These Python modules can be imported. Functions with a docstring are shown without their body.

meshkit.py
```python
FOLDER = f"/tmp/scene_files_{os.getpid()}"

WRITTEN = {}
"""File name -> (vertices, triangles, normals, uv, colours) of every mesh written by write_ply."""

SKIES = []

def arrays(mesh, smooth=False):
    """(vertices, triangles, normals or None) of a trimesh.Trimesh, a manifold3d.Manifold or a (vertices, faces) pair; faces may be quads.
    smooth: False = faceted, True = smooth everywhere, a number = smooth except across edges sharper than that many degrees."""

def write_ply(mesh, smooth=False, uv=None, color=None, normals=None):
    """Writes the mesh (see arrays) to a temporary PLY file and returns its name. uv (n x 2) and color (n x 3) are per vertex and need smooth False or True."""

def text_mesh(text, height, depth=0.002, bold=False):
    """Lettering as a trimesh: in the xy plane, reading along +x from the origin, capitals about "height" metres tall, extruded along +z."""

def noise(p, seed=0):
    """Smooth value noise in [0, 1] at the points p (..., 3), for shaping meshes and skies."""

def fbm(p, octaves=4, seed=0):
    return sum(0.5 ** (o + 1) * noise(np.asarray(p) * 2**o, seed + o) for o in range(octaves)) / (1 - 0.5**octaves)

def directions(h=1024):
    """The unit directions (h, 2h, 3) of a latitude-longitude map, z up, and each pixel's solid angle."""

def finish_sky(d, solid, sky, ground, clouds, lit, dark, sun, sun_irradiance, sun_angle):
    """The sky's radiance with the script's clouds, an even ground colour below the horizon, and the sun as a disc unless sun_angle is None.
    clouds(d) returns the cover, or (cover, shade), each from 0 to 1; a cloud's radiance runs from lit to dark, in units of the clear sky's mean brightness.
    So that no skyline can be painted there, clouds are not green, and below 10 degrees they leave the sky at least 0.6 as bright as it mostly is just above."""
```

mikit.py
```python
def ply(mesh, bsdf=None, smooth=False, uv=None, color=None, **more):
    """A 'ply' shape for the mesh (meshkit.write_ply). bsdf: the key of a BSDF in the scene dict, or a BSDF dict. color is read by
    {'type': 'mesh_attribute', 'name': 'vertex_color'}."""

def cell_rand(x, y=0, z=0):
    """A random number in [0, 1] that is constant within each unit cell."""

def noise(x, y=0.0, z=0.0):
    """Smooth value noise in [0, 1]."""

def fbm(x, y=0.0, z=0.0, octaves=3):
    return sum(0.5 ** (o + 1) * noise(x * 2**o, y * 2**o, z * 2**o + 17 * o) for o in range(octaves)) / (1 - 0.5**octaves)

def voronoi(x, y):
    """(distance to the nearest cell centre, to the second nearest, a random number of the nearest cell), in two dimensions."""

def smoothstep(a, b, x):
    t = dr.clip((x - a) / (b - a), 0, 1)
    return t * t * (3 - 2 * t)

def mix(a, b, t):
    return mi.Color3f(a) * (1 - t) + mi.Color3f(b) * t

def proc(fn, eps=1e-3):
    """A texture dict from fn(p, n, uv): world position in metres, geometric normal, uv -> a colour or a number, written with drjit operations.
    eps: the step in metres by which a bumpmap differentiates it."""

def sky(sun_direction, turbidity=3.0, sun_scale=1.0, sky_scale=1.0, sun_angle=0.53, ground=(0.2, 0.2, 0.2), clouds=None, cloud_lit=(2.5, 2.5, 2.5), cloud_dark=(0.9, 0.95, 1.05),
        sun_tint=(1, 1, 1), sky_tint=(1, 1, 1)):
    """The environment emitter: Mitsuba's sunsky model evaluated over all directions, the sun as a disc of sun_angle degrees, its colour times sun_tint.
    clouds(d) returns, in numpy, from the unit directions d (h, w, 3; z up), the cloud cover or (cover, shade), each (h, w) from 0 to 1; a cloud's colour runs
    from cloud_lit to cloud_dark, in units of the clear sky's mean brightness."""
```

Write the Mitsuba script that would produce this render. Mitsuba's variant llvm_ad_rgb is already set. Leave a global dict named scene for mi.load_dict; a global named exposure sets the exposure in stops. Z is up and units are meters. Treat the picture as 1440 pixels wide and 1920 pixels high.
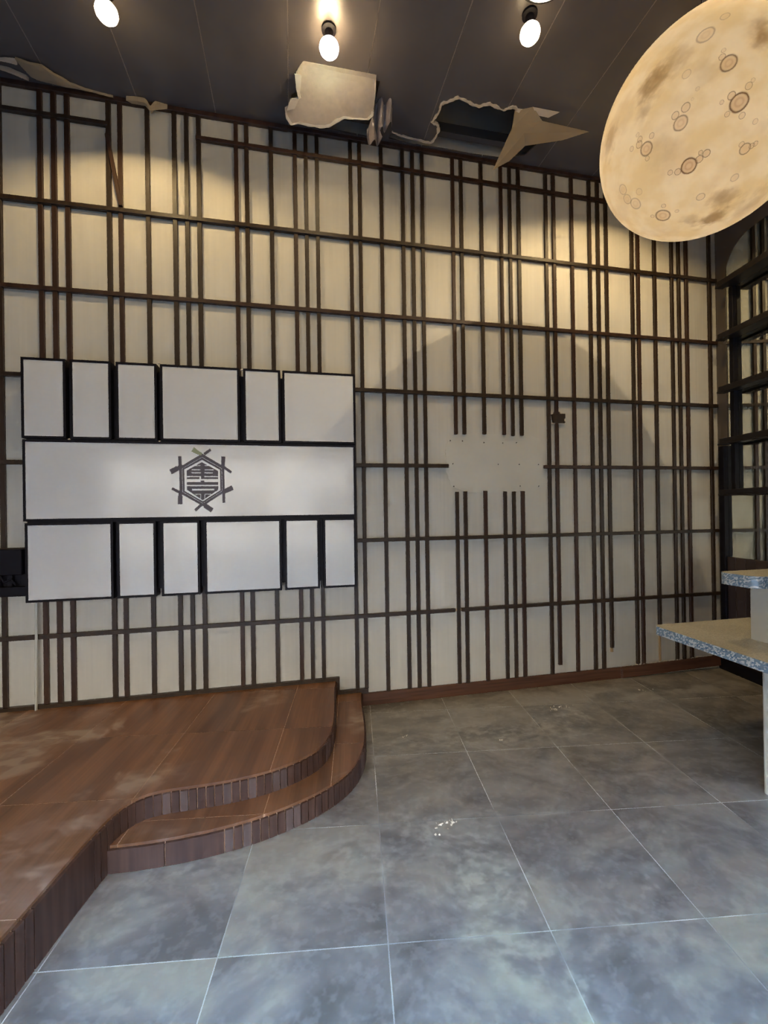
import math, random
import numpy as np
import trimesh
import drjit as dr
import mitsuba as mi
import mikit
import meshkit
import shapely.geometry as sg
from shapely import affinity
from shapely.ops import unary_union
from mikit import proc, noise, fbm, smoothstep, mix, cell_rand, voronoi

T = mi.ScalarTransform4f
random.seed(7)
rng = np.random.default_rng(7)
scene, labels = {}, {}

# ------------------------------------------------------------------ camera
CAM = np.array([0.0, -3.4513, 1.5479])
FWD = np.array([0.20680, 0.97838, 0.00226])
UP = np.array([0.01384, -0.00523, 0.99989])
scene['camera'] = {'type': 'perspective', 'fov': 83.31, 'fov_axis': 'x', 'near_clip': 0.02, 'far_clip': 500.0,
                   'to_world': T().look_at(origin=CAM.tolist(), target=(CAM + FWD).tolist(), up=UP.tolist())}
exposure = 0.60

# ------------------------------------------------------------------ daylight through the shopfront behind the camera
scene['sky'] = mikit.sky([0.25, 0.75, 0.62], turbidity=3.0, sun_scale=0.0, sky_scale=1120.0, ground=(0.2, 0.2, 0.2), sky_tint=(1.0, 1.0, 1.02))

# ------------------------------------------------------------------ lamp settings
LAMPS = [(-1.005, -0.715, 4.44), (0.262, -0.761, 4.45), (1.453, -1.08, 4.45), (2.72, -0.86, 4.45)]
WARM = np.array([1.0, 0.72, 0.34])
SPOT = 1.45          # intensity of a spot lamp
BULB = (10.0, 72.0, 10.0, 9.0)         # radiance of its glass
ROOM = 2.15          # intensity of each lamp of the rows above and behind the camera
MOON_I = 0.285        # bulb inside the moon globe

# ------------------------------------------------------------------ helpers
ID4 = np.eye(4)


def add(key, mesh, bsdf, smooth=False, **more):
    base, n = key, 0
    while key in scene:
        n += 1
        key = f'{base}_{n:03d}'
    scene[key] = mikit.ply(mesh, bsdf, smooth, **more)
    return key


def new_name(base):
    key, n = base, 0
    while key in labels or key in scene or any(k.startswith(key + '__') for k in scene):
        n += 1
        key = f'{base}_{n:03d}'
    return key


def tag(key, label, category=None, group=None, kind=None):
    labels[key] = {'label': label}
    if category:
        labels[key]['category'] = category
    if group:
        labels[key]['group'] = group
    if kind:
        labels[key]['kind'] = kind


def struct(key, label=None):
    labels[key] = {'kind': 'structure'}
    if label:
        labels[key]['label'] = label


def box(x0, x1, y0, y1, z0, z1):
    b = trimesh.creation.box([x1 - x0, y1 - y0, z1 - z0])
    b.apply_translation([(x0 + x1) / 2, (y0 + y1) / 2, (z0 + z1) / 2])
    return b


def cbox(x0, x1, y0, y1, z0, z1, c=0.002):
    """a box with chamfered edges"""
    pts = []
    for sx in (0, 1):
        for sy in (0, 1):
            for sz in (0, 1):
                X, Y, Z = (x0, x1)[sx], (y0, y1)[sy], (z0, z1)[sz]
                dx, dy, dz = (c, -c)[sx], (c, -c)[sy], (c, -c)[sz]
                pts += [(X, Y + dy, Z + dz), (X + dx, Y, Z + dz), (X + dx, Y + dy, Z)]
    return trimesh.Trimesh(pts, process=False).convex_hull


def polys(g):
    if g.is_empty:
        return []
    return [p for p in getattr(g, 'geoms', [g]) if p.geom_type == 'Polygon' and p.area > 1e-6]


def extrude(g, z0, z1):
    ms = []
    for p in polys(g):
        m = trimesh.creation.extrude_polygon(p, z1 - z0, engine='earcut')
        m.apply_translation([0, 0, z0])
        ms.append(m)
    return trimesh.util.concatenate(ms)


def rect(x0, x1, y0, y1):
    return sg.box(min(x0, x1), min(y0, y1), max(x0, x1), max(y0, y1))


def tube(p0, p1, r, n=16):
    p0, p1 = np.array(p0, float), np.array(p1, float)
    return trimesh.creation.cylinder(radius=r, segment=[p0, p1], sections=n)


def path_tube(pts, r, n=10):
    ms = []
    for a, b in zip(pts[:-1], pts[1:]):
        ms.append(tube(a, b, r, n))
    for p in pts[1:-1]:
        s = trimesh.creation.icosphere(subdivisions=1, radius=r)
        s.apply_translation(p)
        ms.append(s)
    return trimesh.util.concatenate(ms)


def revolve(profile, center, n=40):
    m = trimesh.creation.revolve(np.array(profile, float), sections=n)
    m.apply_translation(center)
    return m


def smooth_curve(pts, n, closed=False):
    from scipy.interpolate import splprep, splev
    pts = np.array(pts, float)
    tck, _ = splprep(pts.T, s=len(pts) * 2e-5, k=3)
    return np.array(splev(np.linspace(0, 1, n), tck)).T


# floor tiles, the stage and the right wall follow a grid turned 8.1 degrees against the lattice wall
TH = math.radians(-8.1276)
N = np.array([math.cos(TH), math.sin(TH)])      # across
M = np.array([-math.sin(TH), math.cos(TH)])     # away from the camera
O = np.array([0.3141, -1.9293])
CORNER = np.array([4.075, 0.0])


def grid(a, b):
    return O + a * N + b * M


def R3(s, d, z):
    """point of the right wall: s metres from the corner towards the camera, d metres into the room"""
    p = CORNER - s * M - d * N
    return [p[0], p[1], z]


def rbox(s0, s1, d0, d1, z0, z1, c=0.0):
    b = cbox(s0, s1, d0, d1, z0, z1, c) if c else box(s0, s1, d0, d1, z0, z1)
    v = np.array(b.vertices)
    p = CORNER - np.outer(v[:, 0], M) - np.outer(v[:, 1], N)
    m = trimesh.Trimesh(np.column_stack([p, v[:, 2]]), b.faces, process=False)
    if m.volume < 0:
        m.invert()
    return m


def rprism(g, d0, d1):
    """a polygon in (s, z) of the right wall, thickened from d0 to d1"""
    m = extrude(g, d0, d1)
    v = np.array(m.vertices)
    p = CORNER - np.outer(v[:, 0], M) - np.outer(v[:, 2], N)
    m = trimesh.Trimesh(np.column_stack([p, v[:, 1]]), m.faces, process=False)
    if m.volume < 0:
        m.invert()
    return m


def xz_prism(g, y0, y1):
    """a polygon in (x, z), thickened from y0 to y1"""
    m = extrude(g, y0, y1)
    v = np.array(m.vertices)
    m = trimesh.Trimesh(np.column_stack([v[:, 0], v[:, 2], v[:, 1]]), m.faces, process=False)
    if m.volume < 0:
        m.invert()
    return m


# ------------------------------------------------------------------ materials
def rgb(r, g, b):
    """sRGB 0..255 -> linear"""
    f = lambda c: (c / 255 / 12.92) if c / 255 <= 0.04045 else ((c / 255 + 0.055) / 1.055) ** 2.4
    return [f(r), f(g), f(b)]


def flat(c):
    return {'type': 'rgb', 'value': [float(x) for x in c]}


def mat(key, color, rough=0.5, spec=0.5, **more):
    scene[key] = {'type': 'twosided', 'bsdf': {'type': 'principled', 'base_color': color if isinstance(color, dict) else flat(color),
                                               'roughness': rough, 'specular': spec, **more}}
    return key


def bumped(key, color, height, rough=0.6, spec=0.4, **more):
    scene[key] = {'type': 'twosided', 'bsdf': {'type': 'bumpmap', 'arbitrary': proc(height, eps=1e-3), 'scale': 1.0,
                                               'bsdf': {'type': 'principled', 'base_color': color if isinstance(color, dict) else flat(color),
                                                        'roughness': rough, 'specular': spec, **more}}}
    return key


def plaster_color(p, n, uv):
    streak = fbm(p.x * 60, p.z * 2.2, 1.0, 3)
    cloud = fbm(p.x * 1.6 + 7, p.z * 1.3, 3.0, 3)
    c = mix((0.58, 0.555, 0.495), (0.70, 0.67, 0.60), cloud)
    return c * (0.95 + 0.09 * streak)


def plaster_height(p, n, uv):
    return 0.0022 * fbm(p.x * 55, p.z * 2.4, 0.0, 3) + 0.0008 * noise(p.x * 160, p.z * 12, 2.0) + 0.0010 * fbm(p.x * 9, p.z * 9, 4.0, 3)


bumped('plaster', proc(plaster_color), plaster_height, 0.75, 0.3)


def patch_color(p, n, uv):
    cloud = fbm(p.x * 4 + 2, p.z * 4, 5.0, 3)
    return mix((0.62, 0.595, 0.53), (0.70, 0.675, 0.605), cloud)


mat('patch_plaster', proc(patch_color), 0.8, 0.25)


def floor_color(p, n, uv):
    a = (p.x - float(O[0])) * float(N[0]) + (p.y - float(O[1])) * float(N[1])
    b = (p.x - float(O[0])) * float(M[0]) + (p.y - float(O[1])) * float(M[1])
    ia, ib = dr.floor(a / 0.6), dr.floor(b / 0.6)
    r = cell_rand(ia, ib, 4.0)
    wx = fbm(p.x * 2.2 + 9, p.y * 2.2, 1.0, 3)
    wy = fbm(p.x * 2.2, p.y * 2.2 + 5, 8.0, 3)
    c1 = fbm(a * 2.6 + 5 * r + 1.6 * wx, b * 4.2 + 1.6 * wy, 3.0, 5)
    c2 = fbm(a * 9 + 3 * wx, b * 14 + 3 * wy, 6.0, 4)
    base = mix((0.100, 0.087, 0.068), (0.25, 0.22, 0.175), smoothstep(0.25, 0.75, c1 * 0.72 + c2 * 0.28))
    # dust: thin wiped smears, thicker along the joints and near the wall
    d = fbm(p.x * 1.7 + 3 + wy, p.y * 2.3 + wx, 11.0, 5)
    fine = fbm(p.x * 14 + 4 * wx, p.y * 20 + 4 * wy, 2.0, 3)
    ea = dr.abs(a / 0.6 - dr.floor(a / 0.6 + 0.5)) * 0.6
    eb = dr.abs(b / 0.6 - dr.floor(b / 0.6 + 0.5)) * 0.6
    e = dr.minimum(ea, eb)
    joint = dr.exp(-dr.square(e / 0.012)) * smoothstep(0.50, 0.74, fbm(p.x * 3 + 2, p.y * 3, 5.0, 3))
    mott = fbm(p.x * 34 + 3 * wx, p.y * 40 + 3 * wy, 7.0, 3)
    dust = 0.40 * smoothstep(0.42, 0.80, d) * (0.15 + 1.1 * smoothstep(0.30, 0.75, fine)) + 0.16 * smoothstep(0.45, 0.75, mott) + 0.18 * smoothstep(0.60, 0.85, d) * smoothstep(0.3, 0.8, mott)
    near = dr.exp(-dr.square((p.y + 0.30) / 0.22)) * smoothstep(0.40, 0.62, fbm(p.x * 3.2, p.y * 5, 9.0, 4)) * smoothstep(0.45, 0.8, p.x)
    dust = dr.clip(dust + 0.5 * joint + 0.55 * near, 0, 0.85)
    return mix(base, (0.34, 0.315, 0.275), dust)


def floor_height(p, n, uv):
    return 0.0006 * fbm(p.x * 18, p.y * 18, 0.0, 4)


bumped('tile', proc(floor_color), floor_height, 0.38, 0.5)


def grout_color(p, n, uv):
    k = fbm(p.x * 5, p.y * 5, 1.0, 3)
    return mix((0.22, 0.205, 0.185), (0.52, 0.50, 0.47), smoothstep(0.3, 0.7, k))


mat('grout', proc(grout_color), 0.9, 0.2)


def wood_color(p, n, uv):
    a = (p.x - float(O[0])) * float(N[0]) + (p.y - float(O[1])) * float(N[1])
    b = (p.x - float(O[0])) * float(M[0]) + (p.y - float(O[1])) * float(M[1])
    ia, ib = dr.floor((a - 0.045) / 0.6), dr.floor((b + 0.045) / 0.6)
    r = cell_rand(ia, ib, 2.0)
    grain = fbm(a * 16 + 31 * r + 1.2 * noise(a * 3, b * 2, 1.0), b * 1.3, r * 9, 4)
    fine = noise(a * 170 + 13 * r, b * 4.0, 5.0)
    base = mix((0.090, 0.033, 0.011), (0.170, 0.070, 0.026), smoothstep(0.2, 0.8, grain)) * (0.90 + 0.2 * fine) * (0.9 + 0.2 * r)
    wx = fbm(p.x * 3, p.y * 3, 7.0, 3)
    d = fbm(p.x * 2.3 + 8 + wx, p.y * 3.1 + wx, 13.0, 5)
    streaks = fbm(p.x * 9 + 2 * wx, p.y * 15, 3.0, 3)
    dust = 0.75 * smoothstep(0.46, 0.68, d) * (0.3 + 0.9 * smoothstep(0.35, 0.7, streaks)) + 0.02
    return mix(base, (0.33, 0.245, 0.175), dr.clip(dust, 0, 0.7))


bumped('stage_wood', proc(wood_color), lambda p, n, uv: 0.0004 * fbm(p.x * 40, p.y * 12, 0.0, 3), 0.45, 0.3)


def riser_color(p, n, uv):
    g = fbm(p.x * 60 + p.y * 60, p.z * 3.0, 1.0, 3)
    return mix((0.020, 0.007, 0.003), (0.052, 0.019, 0.008), g)


mat('riser_wood', proc(riser_color), 0.55, 0.2)


def riser_pale(p, n, uv):
    g = fbm(p.x * 60 + p.y * 60, p.z * 3.0, 6.0, 3)
    return mix((0.035, 0.016, 0.009), (0.080, 0.040, 0.024), g)


mat('riser_wood_worn', proc(riser_pale), 0.55, 0.2)
mat('joint_dust', rgb(165, 132, 106), 0.9, 0.2)


def slat_color(p, n, uv):
    g = fbm(p.x * 34 + 3, p.z * 2.0, p.y * 30, 3)
    f = noise(p.x * 260, p.z * 6, 2.0)
    return mix((0.012, 0.007, 0.004), (0.042, 0.023, 0.011), g) * (0.8 + 0.4 * f)


mat('slat_wood', proc(slat_color), 0.45, 0.28)


def slat_red(p, n, uv):
    g = fbm(p.x * 34 + 9, p.z * 2.0, p.y * 30, 3)
    return mix((0.016, 0.007, 0.004), (0.054, 0.024, 0.012), g)


mat('slat_wood_red', proc(slat_red), 0.45, 0.28)


def broken_color(p, n, uv):
    return mix((0.36, 0.24, 0.13), (0.52, 0.38, 0.22), fbm(p.x * 80, p.z * 12, 0.0, 3))


mat('raw_wood', proc(broken_color), 0.8, 0.2)


def base_color(p, n, uv):
    g = fbm(p.x * 3.0, p.z * 70, 2.0, 4)
    return mix((0.035, 0.014, 0.008), (0.105, 0.045, 0.024), g)


mat('baseboard_wood', proc(base_color), 0.5, 0.25)


def ceiling_color(p, n, uv):
    c = fbm(p.x * 2.5, p.y * 2.5, 3.0, 4)
    return mix((0.060, 0.050, 0.048), (0.100, 0.086, 0.082), c)


mat('ceiling_paint', proc(ceiling_color), 0.35, 0.5)
mat('ceiling_joint', rgb(118, 108, 100), 0.8, 0.3)
mat('void_paint', rgb(40, 36, 38), 0.9, 0.2)


def paper_color(p, n, uv):
    c = fbm(p.x * 7, p.y * 7, p.z * 7, 4)
    s = fbm(p.x * 40, p.y * 40, p.z * 40, 3)
    return mix((0.50, 0.41, 0.32), (0.64, 0.55, 0.45), c) * (0.9 + 0.2 * s)


mat('board_paper', proc(paper_color), 0.85, 0.2)
mat('torn_paper', rgb(222, 210, 196), 0.9, 0.2)


def card_color(p, n, uv):
    c = fbm(p.x * 5, p.y * 5, p.z * 5, 3)
    return mix((0.33, 0.255, 0.165), (0.46, 0.37, 0.26), c)


mat('board_card', proc(card_color), 0.85, 0.2)
mat('crumpled_foil', rgb(150, 140, 138), 0.35, 0.6)
mat('metal_grey', rgb(120, 116, 114), 0.4, 0.5, metallic=0.6)

mat('acrylic_white', (0.86, 0.88, 0.92), 0.12, 0.35)
mat('black_metal', (0.006, 0.005, 0.007), 0.5, 0.12)
mat('black_shelf', (0.012, 0.009, 0.008), 0.4, 0.2)
mat('emblem_ink', rgb(66, 57, 64), 0.5, 0.4)
mat('emblem_sheen', rgb(134, 140, 112), 0.5, 0.4)  # greenish reflection painted onto one tip of the dark emblem
mat('white_plastic', rgb(205, 205, 196), 0.4, 0.5)
mat('white_paint', (0.66, 0.67, 0.64), 0.5, 0.4)
mat('dark_wall', (0.080, 0.064, 0.050), 0.7, 0.2)
mat('plain_wall', (0.22, 0.17, 0.12), 0.8, 0.2)
mat('absorber_pile', (0.022, 0.018, 0.015), 0.95, 0.1)
mat('plank_brown', (0.040, 0.024, 0.018), 0.5, 0.4)
mat('plank_brown_dark', (0.030, 0.018, 0.014), 0.5, 0.4)
scene['mirror_silver'] = {'type': 'twosided', 'bsdf': {'type': 'conductor', 'material': 'none', 'specular_reflectance': flat((0.90, 0.93, 0.86))}}
mat('crumb', rgb(225, 215, 200), 0.9, 0.2)


def terrazzo_top(p, n, uv):
    f = fbm(p.x * 5, p.y * 5, 2.0, 4)
    _, _, r = voronoi(p.x * 160, p.y * 160)
    return mix((0.44, 0.41, 0.33), (0.60, 0.565, 0.47), f) * (0.86 + 0.24 * r)


mat('terrazzo_top', proc(terrazzo_top), 0.4, 0.5)


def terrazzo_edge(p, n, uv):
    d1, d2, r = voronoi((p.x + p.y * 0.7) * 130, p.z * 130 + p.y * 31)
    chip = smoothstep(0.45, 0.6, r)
    c = mix((0.20, 0.30, 0.42), (0.64, 0.70, 0.76), chip)  # blue and white chips, tinted bluer to stand in for blue daylight
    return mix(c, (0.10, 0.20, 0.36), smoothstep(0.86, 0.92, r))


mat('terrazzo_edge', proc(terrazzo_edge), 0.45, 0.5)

CRATERS = [(-0.732, -0.664, 0.152, 0.066, 0.5), (-0.614, -0.768, -0.18, 0.061, 0.9), (-0.656, -0.746, -0.114, 0.025, 0.6), (-0.652, -0.756, -0.065, 0.017, 0.5), (-0.477, -0.742, -0.47, 0.068, 1.0), (-0.542, -0.731, -0.414, 0.03, 0.7), (-0.451, -0.806, -0.384, 0.027, 0.5), (-0.434, -0.829, -0.353, 0.016, 0.4), (-0.417, -0.719, -0.556, 0.024, 0.5), (-0.589, -0.681, -0.434, 0.016, 0.6), (-0.523, -0.674, -0.521, 0.02, 0.5), (-0.778, -0.446, -0.442, 0.057, 0.7), (-0.822, -0.434, -0.369, 0.03, 0.6), (-0.785, -0.508, -0.355, 0.035, 0.6), (-0.824, -0.557, -0.106, 0.035, 0.3), (-0.765, -0.558, -0.323, 0.012, 0.3), (-0.754, -0.6, -0.268, 0.016, 0.3), (-0.877, -0.153, -0.455, 0.058, 0.8), (-0.918, -0.109, -0.381, 0.032, 0.6), (-0.928, -0.13, -0.349, 0.026, 0.5), (-0.889, -0.233, -0.394, 0.024, 0.5), (-0.932, -0.029, -0.361, 0.023, 0.5), (-0.946, -0.123, -0.301, 0.018, 0.4), (-0.842, -0.127, -0.524, 0.022, 0.5), (-0.585, -0.347, -0.733, 0.064, 1.1), (-0.548, -0.421, -0.723, 0.03, 0.8), (-0.524, -0.475, -0.707, 0.03, 0.8), (-0.566, -0.453, -0.689, 0.017, 0.7), (-0.627, -0.265, -0.732, 0.028, 0.7), (-0.668, -0.22, -0.711, 0.023, 0.6), (-0.26, -0.618, -0.742, 0.043, 0.7), (-0.219, -0.646, -0.731, 0.022, 0.6), (-0.308, -0.626, -0.716, 0.021, 0.5), (-0.199, -0.663, -0.722, 0.02, 0.6), (-0.797, 0.252, -0.55, 0.053, 0.35), (-0.727, 0.27, -0.632, 0.053, 0.35), (-0.67, 0.218, -0.709, 0.062, 0.4), (-0.731, 0.101, -0.675, 0.035, 0.25), (-0.443, 0.097, -0.891, 0.071, 0.8), (-0.516, 0.013, -0.856, 0.023, 0.6), (-0.494, 0.178, -0.851, 0.021, 0.5), (-0.39, -0.025, -0.92, 0.019, 0.4), (-0.18, -0.456, -0.871, 0.033, 0.4), (-0.326, -0.235, -0.916, 0.036, 0.5), (-0.297, -0.739, -0.605, 0.021, 0.4), (-0.618, -0.746, 0.249, 0.036, 0.35)]
SMEARS = [(-0.953, -0.3, 0.041, 0.185, 0.7), (-0.962, -0.217, -0.168, 0.121, 0.45), (-0.969, 0.234, -0.077, 0.191, 0.4), (-0.147, -0.304, -0.941, 0.156, 0.6), (-0.027, -0.059, -0.998, 0.152, 0.9), (-0.204, 0.003, -0.979, 0.11, 0.4), (-0.419, -0.906, -0.063, 0.126, 0.7), (-0.866, -0.493, 0.085, 0.179, 0.35), (-0.446, -0.893, 0.058, 0.096, 0.4), (0.26, -0.229, -0.938, 0.266, 0.35), (-0.809, -0.262, -0.527, 0.193, 0.2), (-0.745, -0.643, -0.177, 0.188, 0.2)]
# the far side of the globe carries more of the same print
_r = np.random.default_rng(3)
for _ in range(14):
    q = _r.normal(size=3)
    q /= np.linalg.norm(q)
    if q @ np.array([-0.62, -0.54, -0.57]) < 0.1:
        CRATERS.append((*q, float(_r.uniform(0.03, 0.07)), float(_r.uniform(0.4, 0.9))))
MOON_C, MOON_R = np.array([2.167, -1.569, 3.551]), 0.498


def moon_color(p, n, uv):
    x, y, z = (p.x - MOON_C[0]) / MOON_R, (p.y - MOON_C[1]) / MOON_R, (p.z - MOON_C[2]) / MOON_R
    w = fbm(x * 5 + 3, y * 5, z * 5, 4)
    w2 = fbm(x * 17 + 3, y * 17, z * 17, 3)
    c = mix((0.80, 0.66, 0.42), (0.90, 0.79, 0.60), smoothstep(0.3, 0.7, w))
    c = mix(c, (0.70, 0.575, 0.42), 0.5 * smoothstep(0.50, 0.72, fbm(x * 3.1 + 1, y * 3.1, z * 3.1 + 5, 5)))
    jit = (w2 - 0.5)
    for sx, sy, sz, r, s in SMEARS:
        d = dr.sqrt(dr.square(x - sx) + dr.square(y - sy) + dr.square(z - sz)) / r
        k = (1 - smoothstep(0.1, 1.0, d + 0.9 * jit + 0.8 * (w - 0.5))) * (0.6 + 0.8 * w2)
        c = mix(c, (0.30, 0.19, 0.08), dr.clip(1.15 * s * k, 0, 0.85))
    for sx, sy, sz, r, s in CRATERS:
        d = dr.sqrt(dr.square(x - sx) + dr.square(y - sy) + dr.square(z - sz)) / r + 0.16 * jit
        ring = dr.exp(-dr.square((d - 0.95) / 0.11))
        fill = 1 - smoothstep(0.85, 1.0, d)
        inner = dr.exp(-dr.square((d - 0.42) / 0.14)) * (1.0 if r > 0.05 else 0.0)
        c = mix(c, (0.50, 0.33, 0.20), dr.clip(s * (0.42 * fill + 0.28 * inner), 0, 1))
        c = mix(c, (0.17, 0.10, 0.05), dr.clip(1.0 * s * ring, 0, 1))
    return c


scene['moon_shell'] = {'type': 'principledthin', 'base_color': proc(moon_color), 'roughness': 0.6, 'spec_trans': 0.0, 'diff_trans': 1.2, 'eta': 1.4}

# ------------------------------------------------------------------ the room
CZ = 4.575
YF = -4.75
xr = CORNER - (4.75 / M[1]) * M           # right wall at the shopfront
room = sg.Polygon([(-4.6, 0), (CORNER[0], 0), (xr[0], YF), (-4.6, YF)])

# floor: grout bed and tiles
bed = extrude(room.buffer(0.3, join_style=2), -0.12, -0.0008)
scene['floor'] = mikit.ply(bed, 'grout')
struct('floor')
near = sg.Polygon([(-2.3, -0.02), (CORNER[0], -0.02), tuple(CORNER - 3.2 * M), (-2.3, -3.2)])
g = 0.0024
far_parts = []
for i in range(-9, 9):
    for j in range(-8, 6):
        c = [grid(0.6 * i + a, 0.6 * j + b) for a, b in ((g, g), (0.6 - g, g), (0.6 - g, 0.6 - g), (g, 0.6 - g))]
        t = sg.Polygon(c).intersection(room)
        if t.is_empty:
            continue
        if t.intersection(near).area > 0.01:
            add('floor__tile', extrude(t, -0.012, 0.0), 'tile')
        else:
            far_parts.append(extrude(t, -0.012, 0.0))
add('floor__far_tiles', trimesh.util.concatenate(far_parts), 'tile')
labels['floor__far_tiles'] = {'kind': 'stuff'}

# unseen dark mat, added to soak up blue daylight bouncing off the floor
k = add('light_absorbing_mat', cbox(-3.5, 2.8, -4.74, -2.75, 0.0, 0.008, 0.002), 'absorber_pile')
tag(k, 'wide dark mat added unseen behind the camera to absorb daylight bounce', 'mat')

# lattice wall
scene['wall_back'] = mikit.ply(box(-4.7, 4.45, 0.0, 0.15, -0.1, 5.4), 'plaster')
struct('wall_back')
scene['wall_left'] = mikit.ply(box(-4.75, -4.6, YF - 0.2, 0.15, -0.1, 5.4), 'plain_wall')
struct('wall_left')
scene['wall_right'] = mikit.ply(rbox(-0.2, 6.4, -0.15, 0.0, -0.1, 5.4), 'dark_wall')
struct('wall_right')
# shopfront wall behind the camera: piers and lintel around a wide opening
OX0, OX1, OH = -3.1, 1.1, 2.6
front = sg.box(-4.7, -0.1, 4.0, 5.4).difference(sg.box(OX0, -0.2, OX1, OH))
scene['wall_front'] = mikit.ply(xz_prism(front, YF - 0.2, YF), 'dark_wall')
struct('wall_front')
fr = []
for x in (OX0 + 0.03, -2.0, -0.45, OX1 - 0.03):
    fr.append(box(x - 0.03, x + 0.03, YF - 0.13, YF - 0.07, 0, OH))
fr.append(box(OX0, OX1, YF - 0.13, YF - 0.07, OH - 0.06, OH))
scene['window_1'] = mikit.ply(trimesh.util.concatenate(fr), 'black_metal')
struct('window_1')

# the street outside: pavement and an unseen building added to block the low sky
scene['pavement'] = {'type': 'diffuse', 'reflectance': flat((0.012, 0.010, 0.007))}
scene['facade'] = {'type': 'diffuse', 'reflectance': flat((0.084, 0.060, 0.0395))}
scene['facade_glass'] = {'type': 'diffuse', 'reflectance': flat((0.02, 0.013, 0.008))}
scene['ground_outside'] = mikit.ply(box(-40, 40, -17, YF - 0.2, -0.14, -0.02), 'pavement')
struct('ground_outside')
labels['building'] = {'label': 'plain unseen building added across the street to block the low sky', 'category': 'building'}
add('building__body', box(-38, 38, -25, -17, -0.14, 8.9), 'facade')
for fl in range(2):
    for i in range(18):
        add('building__window', box(-35.2 + 4 * i, -33.2 + 4 * i, -17.0, -16.96, 1.0 + 2.9 * fl, 2.6 + 2.9 * fl), 'facade_glass')

# ceiling: black boards 0.535 m wide with open joints, torn open along the wall
HOLE = [(1.15, -0.085), (1.172, -0.156), (1.172, -0.219), (1.144, -0.262), (1.098, -0.271), (1.124, -0.358), (1.118, -0.422), (1.178, -0.463), (1.219, -0.496), (1.273, -0.486), (1.342, -0.47), (1.404, -0.456), (1.424, -0.477), (1.471, -0.495), (1.53, -0.481), (1.601, -0.469), (1.648, -0.504), (1.72, -0.492), (1.80, -0.50), (1.95, -0.42), (2.02, -0.25), (1.98, -0.12), (1.85, -0.05), (1.5, -0.04), (1.25, -0.045)]
hole = sg.Polygon(HOLE)
SLIT = [(0.813, -0.126), (0.892, -0.106), (0.997, -0.096), (1.15, -0.085), (1.25, -0.045), (1.0, -0.035), (0.80, -0.06)]
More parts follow.
